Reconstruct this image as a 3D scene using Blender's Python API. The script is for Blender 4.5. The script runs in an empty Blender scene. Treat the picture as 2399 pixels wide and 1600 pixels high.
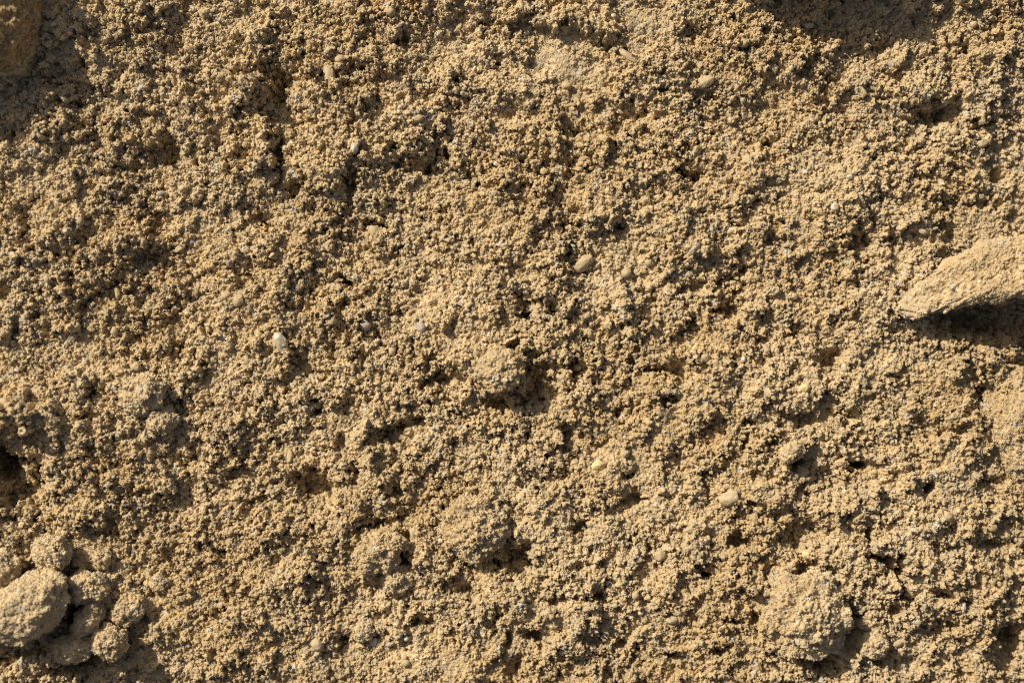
import bpy, bmesh, math, random
import numpy as np
from mathutils import Vector, noise
from mathutils.kdtree import KDTree

# ------------------------------------------------------------------ units
# layout is drawn in "px" of a 2400 x 1600 plan; 1 px = 0.3 mm of real soil
S = 0.0003
W, HH = 2400.0, 1600.0
CAM_H = 4400.0                       # px above the soil

scene = bpy.context.scene
C = scene.collection

# ------------------------------------------------------------------ camera
cam_d = bpy.data.cameras.new("camera")
cam = bpy.data.objects.new("camera", cam_d); C.objects.link(cam)
cam.location = (W / 2 * S, -HH / 2 * S, CAM_H * S)
cam.rotation_euler = (0, 0, 0)
cam_d.sensor_width = 36.0
cam_d.lens = 36.0 * CAM_H / W
cam_d.clip_start = 0.01; cam_d.clip_end = 100.0
cam_d.dof.use_dof = True
cam_d.dof.focus_distance = (CAM_H - 5) * S
cam_d.dof.aperture_fstop = 2.2
scene.camera = cam

# ------------------------------------------------------------------ sky + sun
SUN_EL, SUN_AZ = 37.0, 138.0         # azimuth of the sun, counter-clockwise from +X
world = bpy.data.worlds.new("World"); scene.world = world
world.use_nodes = True
nt = world.node_tree; nt.nodes.clear()
sky = nt.nodes.new('ShaderNodeTexSky'); sky.sky_type = 'NISHITA'; sky.sun_disc = False
sky.dust_density = 4.0; sky.ozone_density = 0.4; sky.air_density = 0.8
sky.sun_elevation = math.radians(SUN_EL)
sky.sun_rotation = math.radians(90.0 - SUN_AZ)
bg = nt.nodes.new('ShaderNodeBackground'); bg.inputs['Strength'].default_value = 0.06
wo = nt.nodes.new('ShaderNodeOutputWorld')
nt.links.new(sky.outputs[0], bg.inputs[0]); nt.links.new(bg.outputs[0], wo.inputs[0])

sl = bpy.data.lights.new("sun", 'SUN'); sl.energy = 4.6; sl.angle = math.radians(0.5)
sl.color = (1.0, 0.935, 0.82)
sun = bpy.data.objects.new("sun", sl); C.objects.link(sun)
el, az = math.radians(SUN_EL), math.radians(SUN_AZ)
sdir = Vector((math.cos(el) * math.cos(az), math.cos(el) * math.sin(az), math.sin(el)))
sun.rotation_euler = sdir.to_track_quat('Z', 'Y').to_euler()
sun.location = (0.36 + sdir.x * 2, -0.24 + sdir.y * 2, sdir.z * 2)

scene.view_settings.view_transform = 'Standard'
scene.view_settings.look = 'None'
scene.view_settings.exposure = 0.0
scene.view_settings.gamma = 1.0
scene.cycles.max_bounces = 4
scene.cycles.diffuse_bounces = 2
scene.cycles.pixel_filter_type = 'BLACKMAN_HARRIS'
scene.cycles.filter_width = 1.15

# ------------------------------------------------------------------ materials
def N(nt, t, **kw):
    n = nt.nodes.new(t)
    for k, v in kw.items(): setattr(n, k, v)
    return n

def mixc(nt, fac, a, b, mode='MIX'):
    m = N(nt, 'ShaderNodeMix', data_type='RGBA', blend_type=mode)
    for sock, v in ((m.inputs[0], fac), (m.inputs[6], a), (m.inputs[7], b)):
        if isinstance(v, (int, float)): sock.default_value = v
        elif isinstance(v, tuple): sock.default_value = (*v, 1.0)
        else: nt.links.new(v, sock)
    return m.outputs[2]

def ramp(nt, src, p0, p1, c0=0.0, c1=1.0):
    r = N(nt, 'ShaderNodeMapRange'); r.clamp = True
    nt.links.new(src, r.inputs[0])
    r.inputs[1].default_value = p0; r.inputs[2].default_value = p1
    r.inputs[3].default_value = c0; r.inputs[4].default_value = c1
    return r.outputs[0]

def world_coord(nt):
    g = N(nt, 'ShaderNodeNewGeometry')
    return g.outputs['Position']

def soil_material(name, base=(0.545, 0.395, 0.205), pale=(0.605, 0.46, 0.265), grey=(0.455, 0.365, 0.235)):
    m = bpy.data.materials.new(name); m.use_nodes = True
    nt = m.node_tree; nt.nodes.clear()
    co = world_coord(nt)
    def noise_(scale, det=3):
        n = N(nt, 'ShaderNodeTexNoise'); n.inputs['Scale'].default_value = scale
        n.inputs['Detail'].default_value = det; nt.links.new(co, n.inputs['Vector']); return n.outputs[0]
    def cells(size):
        v = N(nt, 'ShaderNodeTexVoronoi'); v.inputs['Scale'].default_value = 1.0 / (size * S)
        nt.links.new(co, v.inputs['Vector'])
        s = N(nt, 'ShaderNodeSeparateColor'); nt.links.new(v.outputs['Color'], s.inputs[0]); return s
    big = noise_(9.0, 2); mid = noise_(60.0, 4)
    col = mixc(nt, ramp(nt, big, 0.38, 0.62), base, pale)
    col = mixc(nt, ramp(nt, mid, 0.50, 0.66, 0, 0.55), col, grey)
    c1 = cells(6.0); c2 = cells(13.0)
    # single sand grains of other minerals: grey, ochre, near white, dark
    col = mixc(nt, ramp(nt, c1.outputs[0], 0.93, 0.97, 0, 0.5), col, (0.38, 0.33, 0.25))
    col = mixc(nt, ramp(nt, c1.outputs[1], 0.90, 0.95, 0, 0.45), col, (0.56, 0.38, 0.17))
    col = mixc(nt, ramp(nt, c1.outputs[2], 0.92, 0.96, 0, 0.6), col, (0.66, 0.58, 0.44))
    col = mixc(nt, ramp(nt, c2.outputs[0], 0.975, 0.985, 0, 0.6), col, (0.58, 0.54, 0.45))
    v = ramp(nt, c1.outputs[1], 0.0, 1.0, 0.86, 1.10)
    hsv = N(nt, 'ShaderNodeHueSaturation'); nt.links.new(v, hsv.inputs['Value']); nt.links.new(col, hsv.inputs['Color'])
    b = N(nt, 'ShaderNodeBsdfPrincipled')
    nt.links.new(hsv.outputs[0], b.inputs['Base Color'])
    b.inputs['Roughness'].default_value = 0.95
    b.inputs['Specular IOR Level'].default_value = 0.15
    o = N(nt, 'ShaderNodeOutputMaterial'); nt.links.new(b.outputs[0], o.inputs[0])
    return m

def pebble_material(name, color, dust=0.45, rough=0.7):
    m = bpy.data.materials.new(name); m.use_nodes = True
    nt = m.node_tree; nt.nodes.clear()
    co = world_coord(nt)
    n = N(nt, 'ShaderNodeTexNoise'); n.inputs['Scale'].default_value = 260.0; n.inputs['Detail'].default_value = 6
    nt.links.new(co, n.inputs['Vector'])
    n2 = N(nt, 'ShaderNodeTexNoise'); n2.inputs['Scale'].default_value = 1100.0; n2.inputs['Detail'].default_value = 3
    nt.links.new(co, n2.inputs['Vector'])
    col = mixc(nt, ramp(nt, n2.outputs[0], 0.35, 0.65, 0, 0.5), color, tuple(c * 0.72 for c in color))
    col = mixc(nt, ramp(nt, n.outputs[0], 0.56 - dust * 0.35, 0.68 - dust * 0.25, 0, 0.9), col, (0.52, 0.39, 0.21))
    b = N(nt, 'ShaderNodeBsdfPrincipled')
    nt.links.new(col, b.inputs['Base Color'])
    b.inputs['Roughness'].default_value = rough
    b.inputs['Specular IOR Level'].default_value = 0.3
    bp = N(nt, 'ShaderNodeBump'); bp.inputs['Strength'].default_value = 0.5; bp.inputs['Distance'].default_value = 0.0006
    nt.links.new(n2.outputs[0], bp.inputs['Height']); nt.links.new(bp.outputs[0], b.inputs['Normal'])
    o = N(nt, 'ShaderNodeOutputMaterial'); nt.links.new(b.outputs[0], o.inputs[0])
    return m

SOIL = soil_material("soil")
SOIL_BROWN = soil_material("brown_clod_soil", base=(0.42, 0.27, 0.12), pale=(0.48, 0.33, 0.16), grey=(0.40, 0.29, 0.16))
SOIL_DRY = soil_material("dry_clod_soil", base=(0.56, 0.41, 0.22), pale=(0.61, 0.465, 0.27))
PEB = {
    'white':  pebble_material("white_quartz", (0.76, 0.69, 0.56), 0.5, 0.6),
    'cream':  pebble_material("cream_limestone", (0.64, 0.51, 0.31), 0.7),
    'tan':    pebble_material("tan_sandstone", (0.54, 0.41, 0.23), 0.8),
    'grey':   pebble_material("grey_stone", (0.42, 0.38, 0.31), 0.75),
    'blue':   pebble_material("blue_grey_slate", (0.30, 0.32, 0.32), 0.65, 0.55),
    'pink':   pebble_material("pinkish_stone", (0.64, 0.47, 0.32), 0.6),
    'yellow': pebble_material("yellow_stone", (0.80, 0.62, 0.30), 0.2, 0.6),
    'patch':  pebble_material("bare_stone_face", (0.50, 0.46, 0.39), 0.7),
    'mauve':  pebble_material("mauve_grey_stone", (0.44, 0.37, 0.35), 0.35),
}

# ------------------------------------------------------------------ height raster
rng = np.random.default_rng(7)
random.seed(7)
G = 1.55
X0, X1, Y0, Y1 = -260.0, 2660.0, -300.0, 1860.0
nx = int((X1 - X0) / G); ny = int((Y1 - Y0) / G)
xs = X0 + np.arange(nx) * G; ys = Y0 + np.arange(ny) * G
XX, YY = np.meshgrid(xs, ys)
XX = XX.astype(np.float32); YY = YY.astype(np.float32)

def fft_noise(lam, seed, sharp=2.0):
    """gaussian noise band-limited around wavelength lam (px), unit variance"""
    r = np.random.default_rng(seed)
    f = np.fft.rfft2(r.standard_normal((ny, nx)))
    ky = np.fft.fftfreq(ny, G)[:, None]; kx = np.fft.rfftfreq(nx, G)[None, :]
    k = np.hypot(kx, ky) * lam
    f *= k ** 1.0 * np.exp(-(k ** sharp))
    h = np.fft.irfft2(f, s=(ny, nx))
    return (h / h.std()).astype(np.float32)

def bump(A, x, y, rx, ry, rot, h, p=1.3):
    R = max(rx, ry) * 2.4
    i0 = max(int((x - R - X0) / G), 0); i1 = min(int((x + R - X0) / G), nx)
    j0 = max(int((y - R - Y0) / G), 0); j1 = min(int((y + R - Y0) / G), ny)
    if i1 <= i0 or j1 <= j0: return
    c, s = math.cos(math.radians(rot)), math.sin(math.radians(rot))
    dx = XX[j0:j1, i0:i1] - x; dy = -(YY[j0:j1, i0:i1] - y)
    # ragged edge: warp the distance with noise
    wx = WARP[0][j0:j1, i0:i1]; wy = WARP[1][j0:j1, i0:i1]
    k = 0.16 * min(rx, ry)
    u = ((dx + wx * k) * c + (dy + wy * k) * s) / rx
    v = (-(dx + wx * k) * s + (dy + wy * k) * c) / ry
    A[j0:j1, i0:i1] += h * np.exp(-(u * u + v * v) ** p)

WARP = (fft_noise(60, 11) + 0.6 * fft_noise(25, 12), fft_noise(60, 13) + 0.6 * fft_noise(25, 14))

# ground sloped away from the sun to darken the edges: left/top raised, right/bottom lowered
H = np.zeros((ny, nx), np.float32)
def sm(t):
    t = np.clip(t, 0, 1); return t * t * (3 - 2 * t)
H += 90 * sm((460 - XX) / 640) + 45 * sm((300 - YY) / 460) + 45 * sm((420 - XX) / 500) * sm((520 - YY) / 600) - 85 * sm((XX - 1950) / 650)
H += -55 * sm((YY - 1400) / 450)
H += 9 * fft_noise(520, 1) + 6.5 * fft_noise(240, 2) + 5.5 * fft_noise(120, 3)

# (x, y, rx, ry, rot, h) mounds, hollows, holes and cracks of the plot
FEAT = [
 # upper left
 (589,210,38,36,0,46),(662,200,30,46,0,-34),(616,348,26,52,0,42),(652,362,13,46,0,-34),(763,410,36,50,0,38),
 (822,422,15,50,0,-34),(384,357,75,38,10,-28),(303,330,60,40,0,20),(440,285,50,60,0,26),(502,352,28,50,-20,-22),
 (991,386,52,16,8,-36),(960,300,60,55,0,28),(811,662,12,13,0,-70),(688,446,22,22,0,-30),(616,518,24,22,0,-28),
 (170,120,40,80,0,-6),(214,163,13,11,0,-30),(500,134,55,36,10,-18),(893,527,20,9,0,-26),(1107,571,9,16,0,-44),
 (911,580,9,12,0,-24),(54,777,26,20,0,-22),(125,759,13,17,0,-34),(18,690,26,24,0,-26),(706,300,50,22,35,-22),
 (250,400,30,22,0,-16),(150,300,60,30,20,12),(205,700,40,26,30,-16),(90,480,36,20,20,-14),(350,240,36,30,0,16),
 (420,160,30,26,0,18),(455,190,18,26,0,-18),(560,80,50,26,-20,14),(690,60,20,22,0,-22),(850,90,26,16,0,-22),
 (945,90,14,22,0,-30),(925,60,34,30,0,18),(1015,150,22,22,0,-20),(965,200,34,30,0,16),(700,620,26,20,0,16),
 (742,650,16,26,0,-22),(600,640,30,24,0,-18),(520,600,40,28,20,16),(1060,470,30,26,0,18),(1100,500,14,22,0,-22),
 (860,520,15,10,0,-34),(985,690,28,34,0,-16),(1010,560,30,14,0,-16),(940,740,26,12,0,-22),(480,760,40,26,20,-18),
 (330,610,40,24,25,-18),(300,560,44,28,20,16),(400,690,36,26,0,14),(640,700,22,30,0,16),(560,450,26,22,0,16),
 # upper right
 (1285,34,80,20,-14,30),(1395,66,62,20,-24,34),(1205,38,30,14,0,20),(1290,78,90,14,-12,-18),(1420,116,56,13,-28,-20),
 (1628,411,19,17,-20,-66),(1600,400,9,10,0,-40),(1806,339,12,15,0,-38),(1556,214,13,10,0,-30),(1226,268,42,22,0,-28),
 (1342,295,24,20,0,-24),(1290,255,20,16,0,12),(1726,522,24,8,-30,-48),(1745,495,20,14,0,-22),(2145,205,62,42,15,36),
 (2212,262,62,26,14,-36),(2270,116,11,10,0,-38),(2351,411,18,22,0,-34),(2315,286,60,14,14,-24),(2300,240,46,26,14,18),
 (2065,464,11,10,0,-34),(2020,562,26,22,0,-26),(2038,616,22,9,-20,-30),(2101,679,6,20,10,-40),(1235,725,28,42,15,-46),
 (1300,738,42,10,-18,-26),(1190,760,26,22,0,-20),(1330,660,40,26,20,20),(1628,670,26,12,0,-36),(1458,533,20,10,0,-36),
 (1430,520,30,26,0,16),(1500,470,24,26,0,-18),(1400,480,50,30,0,14),(1640,585,50,26,10,22),(1690,560,16,26,0,-18),
 (1958,759,20,13,0,-30),(1340,560,24,14,0,-24),(1275,560,18,9,-20,-34),(1700,730,30,16,0,-26),(1520,700,28,24,0,-22),
 (1620,760,26,12,0,-22),(1480,725,44,34,10,16),(1880,620,24,14,10,-20),(1940,600,32,14,0,-20),(1900,340,18,14,0,-24),
 (1760,340,26,18,0,-20),(1990,300,22,9,0,-20),(1860,130,40,16,0,16),(2030,88,20,26,0,22),(2060,110,16,18,0,-20),
 (1740,120,18,10,0,-26),(1490,290,34,20,0,-22),(1440,330,36,28,0,18),(1380,400,30,16,0,-22),(1250,400,34,22,0,-20),
 (1300,330,40,28,0,16),(2160,350,46,22,10,-16),(2230,470,18,14,0,-24),(2330,470,30,14,10,-24),(2260,420,42,24,0,14),
 (2120,560,50,24,30,-18),(2170,520,30,20,0,12),(2010,730,20,24,0,-20),(1870,780,26,14,0,-24),(1800,790,40,14,0,-18),
 (2285,752,115,40,0,-45),(2330,640,90,50,25,20),
 # lower left
 (5,1075,46,42,0,-90),(50,965,62,42,-15,40),(62,1160,60,72,0,-34),(218,918,11,16,0,-34),(430,975,20,14,0,-24),
 (741,1142,64,46,-8,-52),(700,1090,60,12,5,14),(832,1105,14,32,0,-34),(915,1012,40,20,32,-38),(862,1000,14,52,-40,22),
 (800,1040,20,26,0,-26),(660,987,20,8,40,-38),(741,965,14,7,0,-34),(985,990,22,14,-20,-32),(1027,892,42,18,10,-28),
 (1175,868,46,44,0,34),(1094,1180,9,20,20,-26),(930,1150,14,20,-20,-30),(980,1080,40,30,0,12),(1187,1290,34,50,20,-32),
 (937,1318,20,30,0,-44),(950,1260,26,14,20,-30),(1089,1384,30,15,-25,-38),(991,1461,38,13,5,-32),(1100,1330,18,12,-30,-34),
 (500,1290,40,7,0,-32),(420,1240,12,22,0,-22),(179,1555,54,14,14,-50),(214,1193,56,34,0,24),(250,1235,40,14,0,-24),
 (275,1180,14,34,0,-18),(330,1030,36,26,0,14),(430,1080,28,24,0,-18),(380,1120,24,34,0,12),(500,1060,30,22,0,14),
 (560,1100,22,26,0,-18),(620,1180,30,26,0,-22),(650,1230,34,26,0,14),(880,880,20,12,0,-24),(745,875,22,8,0,-28),
 (700,860,40,26,0,-16),(675,905,16,14,0,-20),(845,842,14,26,0,-26),(810,870,34,28,0,14),(540,900,32,26,0,16),
 (575,930,16,22,0,-20),(480,870,24,18,0,-18),(170,1040,20,22,0,-18),(130,870,40,18,20,-14),(320,1160,16,26,-30,-24),
 (192,1420,60,14,52,-70),(60,1345,40,12,30,-40),(30,1115,75,70,0,-46),(40,950,90,40,-10,22),(95,1515,110,16,16,-24),(60,1560,150,26,14,22),(300,1560,90,30,10,18),(130,1545,50,10,8,-18),
 (60,1360,36,14,-60,-30),(1010,1540,130,44,0,6),(810,1500,9,22,-35,-40),(700,1500,36,34,0,14),(900,1440,30,12,15,-24),
 (1030,1240,20,14,0,-26),(880,1228,22,14,0,-34),(780,1250,44,34,0,20),(745,1370,10,16,0,-30),(610,1400,44,18,0,-20),
 (1165,1440,11,30,-10,-30),(1190,1500,12,20,0,-30),(560,1440,50,26,0,12),(380,1470,60,26,30,16),(500,1450,30,14,0,-20),
 (1170,950,30,12,10,-30),(1195,815,30,12,40,-34),(1000,960,50,22,0,-14),(340,1440,20,26,0,-20),(510,1430,12,7,0,-34),
 # lower right
 (1262,890,46,58,15,-50),(1217,1322,44,50,0,-46),(1284,1066,7,9,0,-52),(1297,992,34,34,0,24),(1342,1028,22,36,0,-24),
 (1735,1275,38,28,10,-38),(1628,1237,70,40,10,18),(1744,1203,28,24,0,-24),(1645,1336,34,9,-38,-48),(1610,1365,40,18,30,-22),
 (1680,1305,14,14,0,-20),(1913,1240,50,22,-30,-40),(1868,1262,20,40,10,-26),(1886,1330,18,20,0,-34),(2038,1262,8,24,15,-70),
 (2074,1313,30,12,-22,-90),(2112,1342,11,14,0,-80),(2119,1385,11,30,8,-40),(2100,1432,24,18,0,-30),(2150,1316,44,20,-18,30),
 (2205,1350,36,26,0,16),(2212,1392,34,11,-14,-50),(2276,1416,12,8,-30,-40),(1994,1480,26,44,0,-46),(1930,1562,50,22,-20,-46),
 (1882,1063,13,14,-20,-62),(1870,1085,22,9,0,-40),(2018,1092,22,10,-6,-74),(2177,1142,13,18,25,-80),(1940,853,34,34,0,-34),
 (1960,826,22,10,-20,-26),(1556,871,36,20,0,-28),(1500,860,20,10,-20,-22),(1449,970,14,13,0,-40),(1470,940,20,14,0,-22),
 (1350,850,22,22,0,-30),(1748,1035,6,28,-12,-44),(1770,1060,18,7,-20,-34),(1765,990,18,9,0,-28),(1306,1407,32,13,0,-30),
 (1404,1398,32,14,10,-34),(1430,1340,26,22,0,-24),(1366,1350,40,30,30,16),(1513,1330,28,26,0,-24),(1490,1310,34,24,0,16),
 (2385,1496,36,34,0,-60),(1985,1184,62,30,0,20),(2150,1080,20,20,0,-30),(1570,937,20,12,0,-34),(1600,870,26,20,0,-24),
 (1340,1085,10,18,0,-26),(1300,1110,34,22,0,-24),(1275,1095,20,14,0,14),(1400,1040,26,14,0,-16),(1690,1030,40,26,0,-16),
 (1490,1170,34,16,10,-28),(1475,1118,16,6,25,-32),(1640,1110,22,7,0,-26),(1790,1110,28,26,0,-22),(1750,1400,40,22,-40,-20),
 (1770,1450,14,16,0,-36),(1790,1340,14,26,0,-24),(1770,1370,42,34,0,18),(1715,1455,22,6,0,-34),(1675,1530,26,9,15,-42),
 (1575,1535,22,9,0,-36),(1488,1542,11,11,0,-50),(1455,1510,20,14,30,-40),(1400,1500,28,12,0,-20),(1255,1490,22,14,-20,-34),
 (1215,1560,40,30,0,-24),(1340,1520,40,26,0,14),(1610,1560,36,26,0,-22),(1640,1580,40,24,0,12),(1200,1190,22,20,0,-22),
 (1360,1240,20,9,0,-22),(1480,1270,20,9,25,-24),(1290,1260,40,22,0,14),(1370,1230,14,30,0,-20),(2070,1270,30,18,0,12),
 (2250,1290,40,14,0,-24),(2340,1280,50,16,6,-26),(2300,1220,50,28,0,16),(2240,1240,9,20,0,-26),(2280,1370,14,20,0,-24),
 (2220,1470,30,26,0,-26),(2260,1530,40,20,0,-22),(2310,1500,34,46,0,14),(2130,1560,60,22,0,-20),(2260,1010,22,20,0,-26),
 (2320,930,20,26,-30,-26),(2345,900,26,10,40,-24),(2200,1020,40,20,0,-16),(2100,960,36,22,0,-16),(2060,1000,50,24,0,12),
 (1990,970,26,16,0,-22),(1880,980,36,22,0,-26),(1840,940,40,26,0,14),(2115,890,26,18,0,-20),(2080,860,40,26,0,12),
 (1950,1140,40,22,10,-18),(2290,1150,46,26,0,12),(2230,1100,60,18,15,12),(2330,1130,26,10,-10,-26),(1560,1230,60,20,0,-12),
]
for f in FEAT: bump(H, *f)

# smooth, compact patches (less crumb relief there)
SMOOTH = np.zeros((ny, nx), np.float32)
for f in [(1330,140,150,72,0,0.85),(1490,50,120,38,-8,0.9),(1010,1545,140,42,0,0.75),(2310,520,90,40,25,0.85),
          (2180,900,120,70,0,0.45),(2150,1325,55,24,-15,0.8),(490,330,40,70,10,0.5),(600,1470,90,50,0,0.4),
          (2000,40,200,40,0,0.4),(1560,990,180,80,10,0.35),(1700,240,110,60,0,0.3),(1350,1210,150,80,0,0.3),
          (120,880,120,70,0,0.35),(1560,1150,140,60,0,0.3),(370,1500,110,40,20,0.35),(2300,1080,110,80,0,0.35)]:
    bump(SMOOTH, *f, 1.0)
SMOOTH = np.clip(SMOOTH, 0, 0.92)
ROUGH = 1.0 - SMOOTH

def sample(A, x, y):
    i = np.clip(((x - X0) / G).astype(int), 0, nx - 1); j = np.clip(((y - Y0) / G).astype(int), 0, ny - 1)
    return A[j, i]

def deposit(H, n, rmin, rmax, sink, jit, squash, seed, power=1.6, use_rough=1.0):
    """drop n round crumbs onto H, taking the upper surface"""
    r_ = np.random.default_rng(seed)
    x = r_.uniform(X0, X1, n); y = r_.uniform(Y0, Y1, n)
    R = rmin + (rmax - rmin) * r_.random(n) ** power
    ro = 1 - (1 - sample(ROUGH, x, y)) * use_rough
    keep = r_.random(n) < 0.25 + 0.75 * ro
    x, y, R, ro = x[keep], y[keep], R[keep] * (0.55 + 0.45 * ro[keep]), ro[keep]
    base = sample(H, x, y) + R * (-sink + jit * r_.standard_normal(len(x)))
    asp = r_.uniform(0.7, 1.35, len(x)); th = r_.uniform(0, np.pi, len(x))
    sq = squash * (0.3 + 0.7 * ro)
    flat = H.ravel()
    K = np.ceil(R * 1.36 / G).astype(int)
    for k in np.unique(K):
        idx = np.nonzero(K == k)[0]
        o = np.arange(-k, k + 1); ox, oy = np.meshgrid(o, o); ox = ox.ravel(); oy = oy.ravel()
        step = max(1, 3000000 // len(ox))
        for s in range(0, len(idx), step):
            I = idx[s:s + step]
            ci = ((x[I] - X0) / G).astype(int); cj = ((y[I] - Y0) / G).astype(int)
            ii = ci[:, None] + ox; jj = cj[:, None] + oy
            dx = (X0 + ii * G) - x[I][:, None]; dy = (Y0 + jj * G) - y[I][:, None]
            c = np.cos(th[I])[:, None]; sn = np.sin(th[I])[:, None]; a = asp[I][:, None]
            u = (dx * c + dy * sn) * a; v = (-dx * sn + dy * c) / a
            d2 = (u * u + v * v) / (R[I][:, None] ** 2)
            ok = (d2 < 1) & (ii >= 0) & (ii < nx) & (jj >= 0) & (jj < ny)
            z = base[I][:, None] + R[I][:, None] * sq[I][:, None] * np.sqrt(np.clip(1 - d2, 0, 1))
            np.maximum.at(flat, (jj * nx + ii)[ok], z[ok].astype(np.float32))
    return H

area = (X1 - X0) * (Y1 - Y0)
H0 = H.copy()
def warp(A, lam, amp, seed):
    """shift the relief sideways by noise, so no crumb stays round"""
    a = fft_noise(lam, seed) * amp / G; b = fft_noise(lam, seed + 1) * amp / G
    I = np.arange(nx)[None, :] + a; J = np.arange(ny)[:, None] + b
    I = np.clip(I, 0, nx - 1.01); J = np.clip(J, 0, ny - 1.01)
    i = I.astype(int); j = J.astype(int); u = (I - i).astype(np.float32); v = (J - j).astype(np.float32)
    return (A[j, i] * (1 - u) * (1 - v) + A[j, i + 1] * u * (1 - v) + A[j + 1, i] * (1 - u) * v + A[j + 1, i + 1] * u * v)

def fractal(l0, octv, gain, seed):
    out = 0
    for k in range(octv): out = out + gain ** k * fft_noise(l0 / 2 ** k, seed + k, 1.5)
    return out

# coarse and fine patches of soil
PATCH = np.clip(0.80 + 0.22 * fft_noise(260, 41) + 0.14 * fft_noise(110, 42), 0.30, 1.25)
REL = (ROUGH * PATCH).astype(np.float32)
H += REL * 5.2 * fractal(85, 4, 0.62, 50)
deposit(H, int(area / 3400), 12, 30, 0.55, 0.22, 0.80, 21, 2.4)
H = warp(H, 42, 6.5, 61)
H += REL * 2.7 * fractal(26, 3, 0.6, 70)
deposit(H, int(area / 420), 5, 15, 0.35, 0.35, 0.85, 22, 2.0)
H = warp(H, 20, 3.6, 63)
# narrow gaps between crumbs
H -= REL * 13 * np.clip(fft_noise(24, 81) - 1.15, 0, 1.6) + REL * 16 * np.clip(fft_noise(46, 82) - 1.45, 0, 1.4)
H += REL * 5 * np.clip(fft_noise(40, 83) - 1.0, 0, 1.5)
H += REL * 1.3 * fft_noise(11, 33)
H = np.ascontiguousarray(H, dtype=np.float32)
for f in FEAT:
    if f[5] <= -26: bump(H, f[0], f[1], f[2] * 0.85, f[3] * 0.85, f[4], f[5] * 0.55, 1.6)
H_MID = H.copy()
deposit(H, int(area / 32), 1.9, 4.9, 0.15, 0.42, 0.95, 23, 2.0, 0.9)
H = warp(H, 9, 1.1, 65)

# a blurred version: where larger things rest
def blur(A, lam):
    f = np.fft.rfft2(A); ky = np.fft.fftfreq(ny, G)[:, None]; kx = np.fft.rfftfreq(nx, G)[None, :]
    return np.fft.irfft2(f * np.exp(-((np.hypot(kx, ky) * lam) ** 2)), s=(ny, nx)).astype(np.float32)
HB = blur(H, 60)
def hb(x, y): return float(sample(HB, np.array([float(x)]), np.array([float(y)]))[0])

# ------------------------------------------------------------------ mesh helpers
def make_mesh(name, V, F, mat, smooth=False):
    me = bpy.data.meshes.new(name)
    V = np.asarray(V, np.float32)
    F3 = [f for f in F if f is not None]
    nl = sum(f.size for f in F3); nf = sum(len(f) for f in F3)
    me.vertices.add(len(V)); me.vertices.foreach_set('co', V.ravel())
    me.loops.add(nl); me.polygons.add(nf)
    me.loops.foreach_set('vertex_index', np.concatenate([f.ravel() for f in F3]).astype(np.int32))
    st = []; off = 0
    for f in F3:
        st.append(off + np.arange(len(f)) * f.shape[1]); off += f.size
    me.polygons.foreach_set('loop_start', np.concatenate(st).astype(np.int32))
    me.polygons.foreach_set('use_smooth', np.full(nf, smooth))
    me.materials.append(mat)
    me.update(calc_edges=True); me.validate()
    return me

def tag(o, label=None, cat=None, group=None, kind=None):
    if label: o['label'] = label
    if cat: o['category'] = cat
    if group: o['group'] = group
    if kind: o['kind'] = kind

_ico = {}
def ico(sub):
    if sub not in _ico:
        bm = bmesh.new(); bmesh.ops.create_icosphere(bm, subdivisions=sub, radius=1.0)
        bm.verts.ensure_lookup_table()
        v = np.array([p.co[:] for p in bm.verts], np.float32)
        f = np.array([[q.index for q in p.verts] for p in bm.faces], np.int32)
        bm.free(); _ico[sub] = (v, f)
    return _ico[sub]

def grains(P, R, r_, sub=1):
    """irregular little grains at P (n,3) of radius R, merged into arrays"""
    v0, f0 = ico(sub); n = len(P); m = len(v0)
    q = r_.standard_normal((n, 4)); q /= np.linalg.norm(q, axis=1)[:, None]
    w, x, y, z = q.T
    M = np.stack([1-2*(y*y+z*z), 2*(x*y-z*w), 2*(x*z+y*w), 2*(x*y+z*w), 1-2*(x*x+z*z), 2*(y*z-x*w),
                  2*(x*z-y*w), 2*(y*z+x*w), 1-2*(x*x+y*y)], 1).reshape(n, 3, 3)
    sc = r_.uniform(0.6, 1.4, (n, 1, 3))
    V = v0[None] * sc * (1 + 0.22 * r_.standard_normal((n, m, 1)))
    V = np.einsum('nij,nkj->nki', M, V) * R[:, None, None] + P[:, None, :]
    F = f0[None] + (np.arange(n) * m)[:, None, None]
    return V.reshape(-1, 3), F.reshape(-1, 3)

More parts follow.
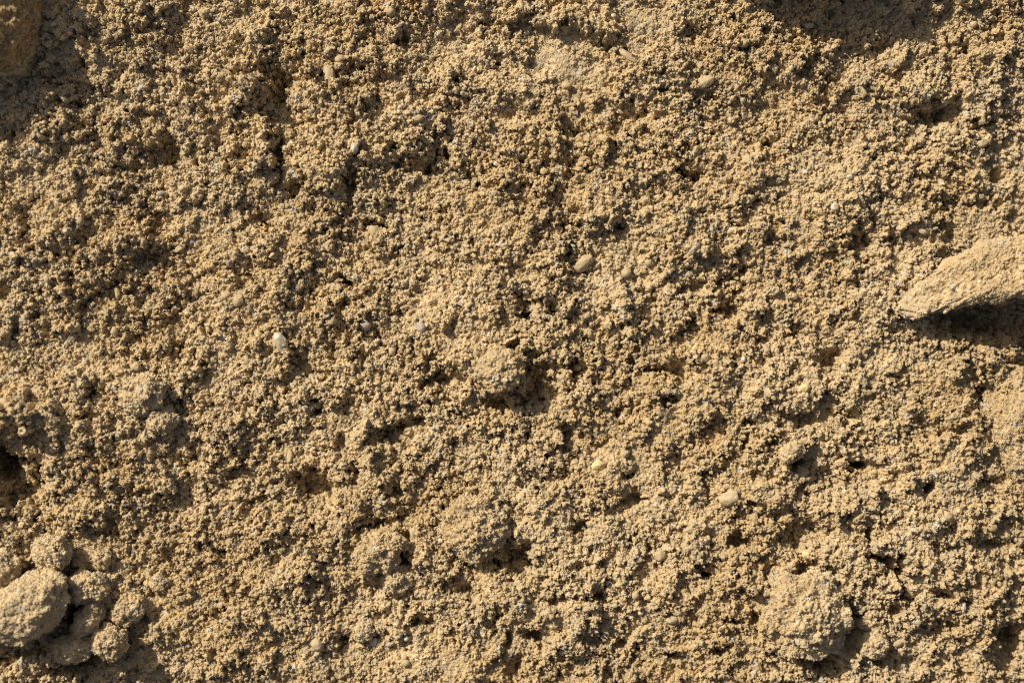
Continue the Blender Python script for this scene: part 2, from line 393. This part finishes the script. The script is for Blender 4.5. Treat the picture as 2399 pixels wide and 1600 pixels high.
# ------------------------------------------------------------------ stones and clods: data
# pebbles: x, y, rx, ry, rot(deg, ccw in plan), colour, rise, label
PEBBLES = [
 (821,22,9,8,0,'cream',.5,"pale round pebble near the top edge left of the smooth patch"),
 (918,33,12,11,0,'tan',.4,"dusty tan pebble near the top edge right of the pale round one"),
 (799,144,11,9,20,'tan',.5,"small tan pebble just above the grey upright stone"),
 (774,180,12,20,10,'grey',.4,"grey dusty upright oval stone right of the dark hollow up left"),
 (833,350,9,15,-15,'white',.7,"off-white oval pebble standing above the shadowed cleft"),
 (980,281,14,9,5,'cream',.4,"flat cream pebble in the soil above the dark shadow band"),
 (1164,385,7,6,0,'white',.6,"tiny white pebble right of the dark shadow band"),
 (1648,196,23,13,24,'cream',.5,"large flat cream pebble lying tilted in the upper right"),
 (1715,232,6,6,0,'white',.7,"left one of two tiny white pebbles below the large flat cream pebble"),
 (1740,235,6,7,30,'white',.7,"right one of two tiny white pebbles below the large flat cream pebble"),
 (1328,202,11,9,0,'cream',.5,"cream pebble with a small shadow at the foot of the smooth patch"),
 (1470,135,24,8,-38,'grey',.25,"smooth pale grey sliver of stone bedded in the smooth patch"),
 (1436,45,6,5,0,'white',.6,"tiny white pebble in the smooth soil at the top"),
 (1738,106,12,10,20,'tan',.5,"tan pebble beside a dark nook below the top edge"),
 (1851,163,6,6,0,'white',.7,"tiny bright white pebble below the shaded top edge"),
 (1893,64,12,7,10,'grey',.5,"grey pebble at the lower rim of the shade along the top"),
 (2286,55,8,8,0,'cream',.6,"pale round pebble near the top right corner"),
 (2234,83,7,6,0,'cream',.6,"little pale pebble left of the one near the top right corner"),
 (2087,153,10,9,0,'blue',.4,"dark blue-grey pebble above left of the soil mound"),
 (2242,306,10,9,0,'tan',.7,"round tan pebble lying right of the mound's shadow"),
 (2309,332,14,11,20,'cream',.4,"pale dusty pebble near the right edge below the ridge"),
 (2346,383,6,6,0,'grey',.6,"small grey pebble close to the right edge above the pit"),
 (200,521,11,10,0,'cream',.6,"round cream pebble alone in the left part"),
 (277,686,6,14,12,'cream',.5,"thin upright cream splinter in the left part"),
 (184,765,13,11,0,'cream',.5,"dusty cream pebble left of a small dark pit"),
 (270,776,9,10,0,'grey',.4,"small grey pebble right of the dusty cream pebble"),
 (125,655,8,11,0,'grey',.4,"upper one of two light grey pebbles near the left edge"),
 (125,691,9,8,0,'grey',.5,"lower one of two light grey pebbles near the left edge"),
 (561,704,11,14,-25,'cream',.5,"upright cream pebble touching a tan one, left of centre"),
 (533,693,11,10,0,'tan',.5,"tan pebble at the left side of the upright cream one"),
 (424,579,16,7,40,'cream',.5,"slender cream pebble slanting up to the right, left of centre"),
 (430,443,8,8,0,'cream',.6,"small cream pebble right of a bluish one in the left half"),
 (378,454,10,6,10,'blue',.4,"bluish flat pebble left of a small cream one"),
 (660,801,15,23,18,'white',.65,"largest white pebble, egg-shaped, standing left of centre"),
 (873,540,12,12,0,'cream',.6,"round cream pebble beside two small dark holes"),
 (855,762,12,12,30,'mauve',.55,"mauve-grey angular pebble just below centre left"),
 (988,769,10,11,0,'mauve',.45,"flat mauve-grey pebble left of the dark central hollow"),
 (1054,563,15,5,-8,'blue',.4,"thin bluish sliver above a dark pit at the upper middle"),
 (697,676,7,6,0,'white',.6,"small white pebble left of the deep round hole"),
 (776,752,12,11,20,'tan',.5,"tan pebble between the white egg-shaped pebble and the deep hole"),
 (841,474,13,9,35,'tan',.5,"tan pebble at the foot of the shadowed cleft"),
 (1366,617,25,15,42,'pink',.55,"large pinkish angular pebble in the middle, pointing up right"),
 (1468,640,12,11,0,'grey',.45,"flat grey disc-like pebble right of the pinkish pebble"),
 (1523,614,11,10,40,'cream',.55,"cream angular pebble further right of the flat grey disc"),
 (1626,582,8,16,-38,'grey',.5,"grey oval pebble lying against a crumbly knob"),
 (1713,541,11,7,20,'white',.5,"whitish pebble right under a dark slit, right of centre"),
 (1754,466,12,9,0,'cream',.45,"dusty cream pebble above the whitish one by the slit"),
 (1374,742,9,7,30,'mauve',.45,"small mauve-grey pebble below the large pinkish pebble"),
 (1987,417,7,6,0,'white',.6,"tiny white pebble in the upper right, above a rounder one"),
 (1953,487,9,10,0,'white',.75,"round white pebble standing proud in the upper right"),
 (1845,575,11,5,15,'blue',.45,"blue-grey chip of stone left of the round white pebble"),
 (2164,542,12,9,0,'blue',.35,"grey-blue pebble sunk in the soil left above the overhanging slab"),
 (2090,716,6,13,15,'tan',.6,"upright tan pebble just left of the slab's tip"),
 (2170,753,7,6,0,'white',.6,"tiny white pebble in the shade under the slab"),
 (1863,694,9,8,0,'cream',.5,"cream pebble on a gentle rise right of centre"),
 (325,861,10,14,-10,'cream',.65,"cream pebble standing upright above the round clod in the left part"),
 (41,939,11,10,0,'grey',.5,"grey pebble on the mound over the dark hole at the left edge"),
 (54,866,6,5,0,'white',.6,"tiny white pebble near the left edge above the mound"),
 (408,1139,10,6,0,'white',.4,"white chip in the soil in the lower left"),
 (337,966,22,8,-12,'blue',.35,"long blue-grey stone chip at the lower side of the round clod"),
 (919,823,8,9,0,'pink',.6,"round pinkish pebble below the centre left"),
 (680,1070,7,13,0,'cream',.55,"upright cream pebble above the wide hollow"),
 (1182,1068,8,7,0,'grey',.5,"small grey pebble straight below the central clod"),
 (1402,1090,15,12,10,'yellow',.6,"bright yellowish white stone, the brightest near the middle"),
 (1354,1013,6,6,20,'cream',.6,"small cream pebble above the bright yellowish stone"),
 (1708,1165,23,17,20,'cream',.5,"large pale pebble half buried above a shaded hollow"),
 (1741,842,5,6,0,'white',.8,"tiny bright white grain above right of centre right"),
 (1629,815,9,6,30,'yellow',.5,"yellowish chip in the soil right of centre"),
 (1353,861,9,8,0,'grey',.45,"grey pebble in the dark nook right of the central hollow"),
 (1598,907,8,4,-15,'blue',.45,"thin blue-grey flake right of the central hollow"),
 (1465,1063,10,9,0,'grey',.4,"grey pebble right of the bright yellowish stone"),
 (1652,838,10,10,0,'grey',.45,"round grey pebble just below the yellowish chip"),
 (1883,910,13,11,35,'yellow',.55,"pale yellow pebble in the right half"),
 (1981,861,8,9,10,'white',.7,"white pebble on the edge of a shaded nook in the right half"),
 (2032,919,13,7,-10,'cream',.4,"flat pale pebble right below the white pebble"),
 (1887,1106,11,9,0,'tan',.5,"tan pebble under the small clod with the dark hole"),
 (2237,976,9,8,0,'grey',.5,"grey pebble left of the boulder at the right edge"),
 (1924,1165,6,10,0,'cream',.5,"small upright cream pebble between the dark holes and the big crack"),
 (969,1254,8,17,3,'cream',.7,"slim standing cream pebble between two clods"),
 (1033,1266,6,6,0,'white',.6,"tiny white pebble left of the large clod at the bottom"),
 (744,1509,13,15,20,'grey',.5,"grey oval pebble near the bottom edge"),
 (874,1508,8,11,-30,'white',.5,"white pebble at the lower left of the bright speck"),
 (913,1511,11,6,20,'mauve',.5,"flat mauve pebble between two white pebbles at the bottom"),
 (952,1496,6,6,0,'white',.8,"bright bluish white speck of a pebble at the bottom"),
 (952,1553,9,8,0,'tan',.6,"round tan pebble in the smooth soil at the bottom"),
 (1488,1393,9,9,0,'cream',.6,"round pale pebble under a yellowish chip at the lower middle"),
 (1449,1366,9,6,15,'yellow',.6,"yellowish chip above left of the round pale pebble"),
 (1494,1312,12,7,0,'grey',.5,"light grey pebble on a crumbly rise at the lower middle"),
 (1547,1302,13,12,30,'cream',.45,"dull cream angular pebble right of the light grey one"),
 (1574,1451,13,9,10,'cream',.6,"smooth pale oval pebble in the lower middle"),
 (1502,1434,7,6,0,'white',.5,"small white pebble left of the smooth pale oval"),
 (1621,1238,16,8,10,'tan',.4,"flat tan pebble on the rise in the lower middle"),
 (1895,1300,12,11,0,'yellow',.5,"ochre knob of stone above the biggest clod"),
 (2262,1427,8,15,-5,'white',.5,"white crystalline pebble right of the grey stone face"),
 (2156,1458,11,9,0,'white',.4,"crumbly white pebble below the crack"),
 (2115,1511,15,8,20,'grey',.45,"pale grey flat pebble right of the small round clod at the bottom"),
 (2336,1238,12,11,0,'tan',.5,"tan angular pebble close to the right edge in the lower part"),
 (2220,1210,15,11,-20,'cream',.35,"pale flat pebble in the lower right above a shadow line"),
]

# clods: x, y, rx, ry, rot, height radius, lift, subdivision, label, (outline, tilt, dry)
CLODS = [
 (40,95,100,92,0,62,.45,6,"large brown clod at the upper left corner, smooth face",dict(outline=[(-150,-80),(80,-80),(120,0),(126,100),(84,184),(-30,192),(-160,190)],smooth=.6,base=6,tilt=(-.6,.48),brown=1)),
 (1850,-84,200,60,0,90,.5,6,"big clod peeking over the top edge, shading the soil below it",dict()),
 (2330,648,0,0,0,27,1.05,7,"overhanging sunlit slab of dry soil at the right edge",dict(
   outline=[(2104,722),(2112,700),(2134,684),(2163,661),(2226,614),(2315,574),(2399,556),(2500,560),(2520,640),(2480,700),(2399,694),(2351,690),(2320,700),(2290,699),(2262,712),(2235,716),(2208,730),(2180,720),(2158,742),(2125,738)],
   tilt=(0.12,-0.30),smooth=.25,base=30,knob=10)),
 (2412,1000,85,118,20,42,.0,6,"smooth grey-patched boulder cut by the right edge",dict(smooth=.6,dry=1,base=-6)),
 (88,1408,102,62,32,54,.8,6,"biggest stone in the lower left corner, soil-coated with a whitish face",dict(lump=.2,smooth=.5,patch=[(61,1432,30,16)])),
 (135,1290,35,35,0,34,.9,6,"round clod directly above the soil-coated stone",dict(lump=.17)),
 (14,1325,50,42,20,36,.6,5,"clod cut by the left edge above the soil-coated stone",dict(lump=.17)),
 (213,1372,42,33,-10,34,.9,6,"knobbly clod at the upper right end of the soil-coated stone",dict(lump=.17)),
 (216,1446,24,44,-32,30,.8,5,"elongated clod right of the black gap beside the stone",dict(lump=.17)),
 (266,1497,34,33,0,34,.95,6,"ball-shaped clod nearest the bottom left shadow",dict(lump=.17)),
 (178,1512,48,26,15,28,.55,5,"low clod left of the ball-shaped one, casting the bottom shadow",dict(lump=.17)),
 (243,1311,15,14,0,14,.7,4,"small ochre clod above the knobbly one",dict(lump=.17)),
 (304,1424,36,28,30,24,.45,5,"crumbly clod right of the elongated one",dict(lump=.17)),
 (374,1364,17,15,0,16,.6,4,"little clod standing off to the right of the corner clods",dict(lump=.17)),
 (342,922,42,38,0,30,.3,5,"round clod with a blue-grey chip at its foot in the left part",dict()),
 (385,983,27,23,0,24,.65,5,"small ball of soil touching the round clod's lower right",dict()),
 (1175,866,46,42,20,36,.2,6,"central clod at the left rim of the dark hollow",dict()),
 (1112,1236,66,70,20,42,.2,6,"large clod in the lower middle with a dark shadow to its right",dict(knob=13)),
 (888,1292,50,40,25,34,.15,6,"clod left of the slim standing pebble",dict()),
 (929,1358,26,27,0,24,.4,5,"small round clod under the slim standing pebble",dict()),
 (851,1481,18,16,0,17,.6,4,"tiny clod with a black gap on its left near the bottom",dict()),
 (1851,1058,25,18,38,22,.75,5,"smooth clod with a black hole on its right",dict(smooth=.7)),
 (1886,1440,96,88,-25,48,.2,7,"biggest crumbly clod in the lower right",dict(knob=13)),
 (2054,1514,27,25,0,25,.4,5,"small round clod right of the biggest crumbly clod",dict()),
]

# ------------------------------------------------------------------ ground
gx = np.concatenate([X0 - np.cumsum(1.7 * 1.22 ** np.arange(1, 48))[::-1], xs, xs[-1] + np.cumsum(1.7 * 1.22 ** np.arange(1, 48))])
gy = np.concatenate([Y0 - np.cumsum(1.7 * 1.22 ** np.arange(1, 48))[::-1], ys, ys[-1] + np.cumsum(1.7 * 1.22 ** np.arange(1, 48))])
pad = 47
Hg = np.pad(H, pad, mode='edge')
fx = np.ones(len(gx)); fy = np.ones(len(gy))
fx[:pad] = np.linspace(0, 1, pad) ** 0.5; fx[-pad:] = fx[:pad][::-1]
fy[:pad] = np.linspace(0, 1, pad) ** 0.5; fy[-pad:] = fy[:pad][::-1]
Hg = (Hg + 30) * (fy[:, None] * fx[None, :]) - 30
GX, GY = np.meshgrid(gx, gy)
Vg = np.stack([GX.ravel() * S, -GY.ravel() * S, Hg.ravel() * S], 1)
n1, n0 = GX.shape
a = (np.arange(n1 - 1)[:, None] * n0 + np.arange(n0 - 1)[None, :]).ravel()
Fq = np.stack([a, a + n0, a + n0 + 1, a + 1], 1)

# loose grains lying on the surface, part of the same soil
r_ = np.random.default_rng(99)
n = 330000
px = r_.uniform(X0 + 40, X1 - 40, n); py = r_.uniform(Y0 + 40, Y1 - 40, n)
R = (1.25 + 2.5 * r_.random(n) ** 2.6) * (0.45 + 0.55 * np.clip(sample(REL, px, py), 0, 1.1))
ok = np.ones(n, bool)
for p in PEBBLES:
    c, s = math.cos(math.radians(p[4])), math.sin(math.radians(p[4]))
    dx = px - p[0]; dy = -(py - p[1])
    ok &= ((dx * c + dy * s) / (p[2] * 0.85)) ** 2 + ((-dx * s + dy * c) / (p[3] * 0.85)) ** 2 > 1
px, py, R = px[ok], py[ok], R[ok]
pz = sample(H, px, py) + R * (0.0 + 0.45 * r_.standard_normal(len(px)).clip(-1, 1.8))
gV, gF = grains(np.stack([px, py, pz], 1), R, r_)
gV = gV * np.array([S, -S, S])
gF = gF[:, ::-1]
# crumbs with overhanging sides
n = 1500
px = r_.uniform(X0 + 40, X1 - 40, n); py = r_.uniform(Y0 + 40, Y1 - 40, n)
ok = r_.random(n) < sample(ROUGH, px, py) ** 1.5
for p in PEBBLES:
    ok &= np.hypot(px - p[0], py - p[1]) > max(p[2], p[3]) + 12
px, py = px[ok], py[ok]
R = 4.0 + 6.0 * r_.random(len(px)) ** 2.4
pz = sample(H_MID, px, py) + R * r_.uniform(0.0, 0.6, len(px))
cV, cF = grains(np.stack([px, py, pz], 1), R, r_, 2)
cV = cV * np.array([S, -S, S]); cF = cF[:, ::-1]
V = np.concatenate([Vg, gV, cV])
me = make_mesh("ground", V, [Fq, np.concatenate([gF + len(Vg), cF + len(Vg) + len(gV)])], SOIL)
ground = bpy.data.objects.new("ground", me); C.objects.link(ground)
tag(ground, label="dry crumbly tan soil covering the whole plot", kind='structure')

# ------------------------------------------------------------------ clods
def nz(p, f, off, octv=3):
    return noise.fractal(Vector((p[0] * f + off, p[1] * f - off, p[2] * f + 2 * off)), 1.0, 2.0, octv)

def ray_radius(poly, c, th):
    """distance from c to the outline in direction th (plan, y down)"""
    d = np.array([math.cos(th), math.sin(th)]); best = None
    m = len(poly)
    for i in range(m):
        p = np.array(poly[i], float) - c; q = np.array(poly[(i + 1) % m], float) - c
        e = q - p; den = d[0] * e[1] - d[1] * e[0]
        if abs(den) < 1e-9: continue
        t = (p[0] * e[1] - p[1] * e[0]) / den; u = (p[0] * d[1] - p[1] * d[0]) / den
        if t > 0 and -1e-6 <= u <= 1 + 1e-6 and (best is None or t > best): best = t
    return best or 1.0

def clod(i, x, y, rx, ry, rot, rz, lift, sub, label, opt):
    r_ = np.random.default_rng(500 + i)
    v, f = ico(sub); v = v.copy().astype(np.float64)
    smooth = opt.get('smooth', 0.0)
    off = 13.7 * i
    rad = np.array([1 + opt.get('lump', 0.30) * nz(p, 1.6, off, 5) for p in v])
    v *= rad[:, None]
    if 'outline' in opt:
        poly = opt['outline']; cc = np.array([x, y], float)
        th = np.linspace(-math.pi, math.pi, 361); rr = np.array([ray_radius(poly, cc, t) for t in th])
        hd = np.hypot(v[:, 0], v[:, 1]); hdn = hd / rad
        a = np.arctan2(-v[:, 1], v[:, 0])
        rt = np.interp(a, th, rr) * (1 + 0.075 * np.array([nz(p, 7.0, off + 9, 4) for p in v]))
        k = np.clip(hdn, 0, 1) ** 0.8 * (0.97 + 0.03 * rad) * rt
        P = np.stack([np.cos(a) * k, np.sin(a) * k, v[:, 2] * rz], 1)
    else:
        c, s = math.cos(math.radians(rot)), math.sin(math.radians(rot))
        ux, uy = v[:, 0] * rx, v[:, 1] * ry
        P = np.stack([ux * c - uy * s, -(ux * s + uy * c), v[:, 2] * rz], 1)
    if 'tilt' in opt:
        P[:, 2] += opt['tilt'][0] * P[:, 0] - opt['tilt'][1] * P[:, 1]
    # middle relief
    amp = (1 - 0.6 * smooth)
    nr = v / np.linalg.norm(v, axis=1)[:, None]
    nr[:, 1] *= -1
    big = min(max(rx, ry, 60), 120)
    mid = np.array([nz(p, 1 / 22.0, off + 3, 4) for p in P])
    P += nr * (mid * opt.get('knob', 8.0) * amp)[:, None]
    # grain bumps
    g = 5.0
    keep = P[:, 2] > -rz * 0.6 if 'outline' not in opt else np.ones(len(P), bool)
    ids = np.nonzero(keep)[0]
    surf = 4 * math.pi * (max(P[:, 0].max(), 10) * max(P[:, 1].max(), 10))
    for gr, am in ((11.0, 0.55 * amp), (5.0, 0.75)):
        m = int(min(len(ids) * 0.5, surf / (gr * gr) * 0.55))
        pts = P[r_.choice(ids, m, replace=False)]
        kd = KDTree(m)
        for j, q in enumerate(pts): kd.insert(q, j)
        kd.balance()
        d = np.array([kd.find(q)[2] for q in P])
        P += nr * (np.sqrt(np.clip(gr * gr - d * d, 0, None)) * am)[:, None]
    # loose grains on it
    m = int(surf / 36)
    top = np.nonzero(P[:, 2] > -rz * 0.4)[0]
    pts = P[r_.choice(top, min(m, len(top)), replace=False)]
    R = 1.5 + 2.4 * r_.random(len(pts)) ** 2
    aV, aF = grains(pts, R * (1 - 0.25 * smooth), r_)
    z0 = hb(x if 'outline' not in opt else min(x, 2380), y) + opt.get('base', 0) + rz * lift
    mats = np.zeros(len(f) + len(aF), np.int32)
    for (qx, qy, qrx, qry) in opt.get('patch', []):
        fc = P[f].mean(1); wob = np.array([nz(q, 1 / 14.0, 5.5, 3) for q in fc])
        hit = (((fc[:, 0] + x - qx) / qrx) ** 2 + ((fc[:, 1] + y - qy) / qry) ** 2 < 1 + 1.3 * wob) & (fc[:, 2] > 0)
        mats[:len(f)][hit] = 1
    allV = np.concatenate([P, aV]) * np.array([S, -S, S])
    F = np.concatenate([f, aF[:, ::-1] + len(P)])
    # ico faces: y was mirrored once through P (y down) and back -> keep orientation
    me = make_mesh("soil_clod", allV, [F], SOIL_DRY if opt.get('dry') else SOIL_BROWN if opt.get('brown') else SOIL)
    if mats.any():
        me.materials.append(PEB['patch']); me.polygons.foreach_set('material_index', mats)
    o = bpy.data.objects.new("soil_clod", me); C.objects.link(o)
    o.location = (x * S, -y * S, z0 * S)
    tag(o, label, "soil clod")
    return o, z0

clod_objs = []
for i, c in enumerate(CLODS):
    clod_objs.append((clod(i, *c), c))

# ------------------------------------------------------------------ pebbles
from mathutils.bvhtree import BVHTree
def top_z(x, y):
    """height of whatever lies at x, y (soil raster, clods)"""
    z = hb(x, y)
    for (o, z0), c in clod_objs:
        rx = c[2] or 150; ry = c[3] or 150
        if abs(x - c[0]) < rx and abs(y - c[1]) < ry:
            hit, loc, nrm, _ = o.ray_cast(Vector(((x - c[0]) * S, -(y - c[1]) * S, 1.0)), Vector((0, 0, -1)))
            if hit: z = max(z, z0 + loc.z / S)
    return z

def pebble(i, x, y, rx, ry, rot, colr, rise, label):
    v, f = ico(4 if max(rx, ry) > 12 else 3); v = v.copy().astype(np.float64)
    off = 7.3 * i + 1.1
    # facets: clip against a few random planes, then slight noise
    r_ = np.random.default_rng(900 + i)
    for k in range(7):
        d = r_.standard_normal(3); d /= np.linalg.norm(d)
        h = r_.uniform(0.72, 0.95); t = v @ d
        v -= np.clip(t - h, 0, None)[:, None] * d[None] * 0.85
    v *= np.array([1 + 0.12 * nz(p, 1.8, off, 3) for p in v])[:, None]
    rz = min(rx, ry) * 0.75 + 1.5
    v *= np.array([rx, ry, rz]) * 1.12
    me = make_mesh("pebble", v * S, [f], PEB[colr], smooth=True)
    o = bpy.data.objects.new("pebble", me); C.objects.link(o)
    z = top_z(x, y) + 3.5 + rz * (rise - 0.55)
    o.location = (x * S, -y * S, z * S)
    o.rotation_euler = (r_.uniform(-.2, .2), r_.uniform(-.2, .2), math.radians(rot))
    tag(o, label, "pebble", "pebbles scattered in the soil")

for i, p in enumerate(PEBBLES):
    pebble(i, *p)
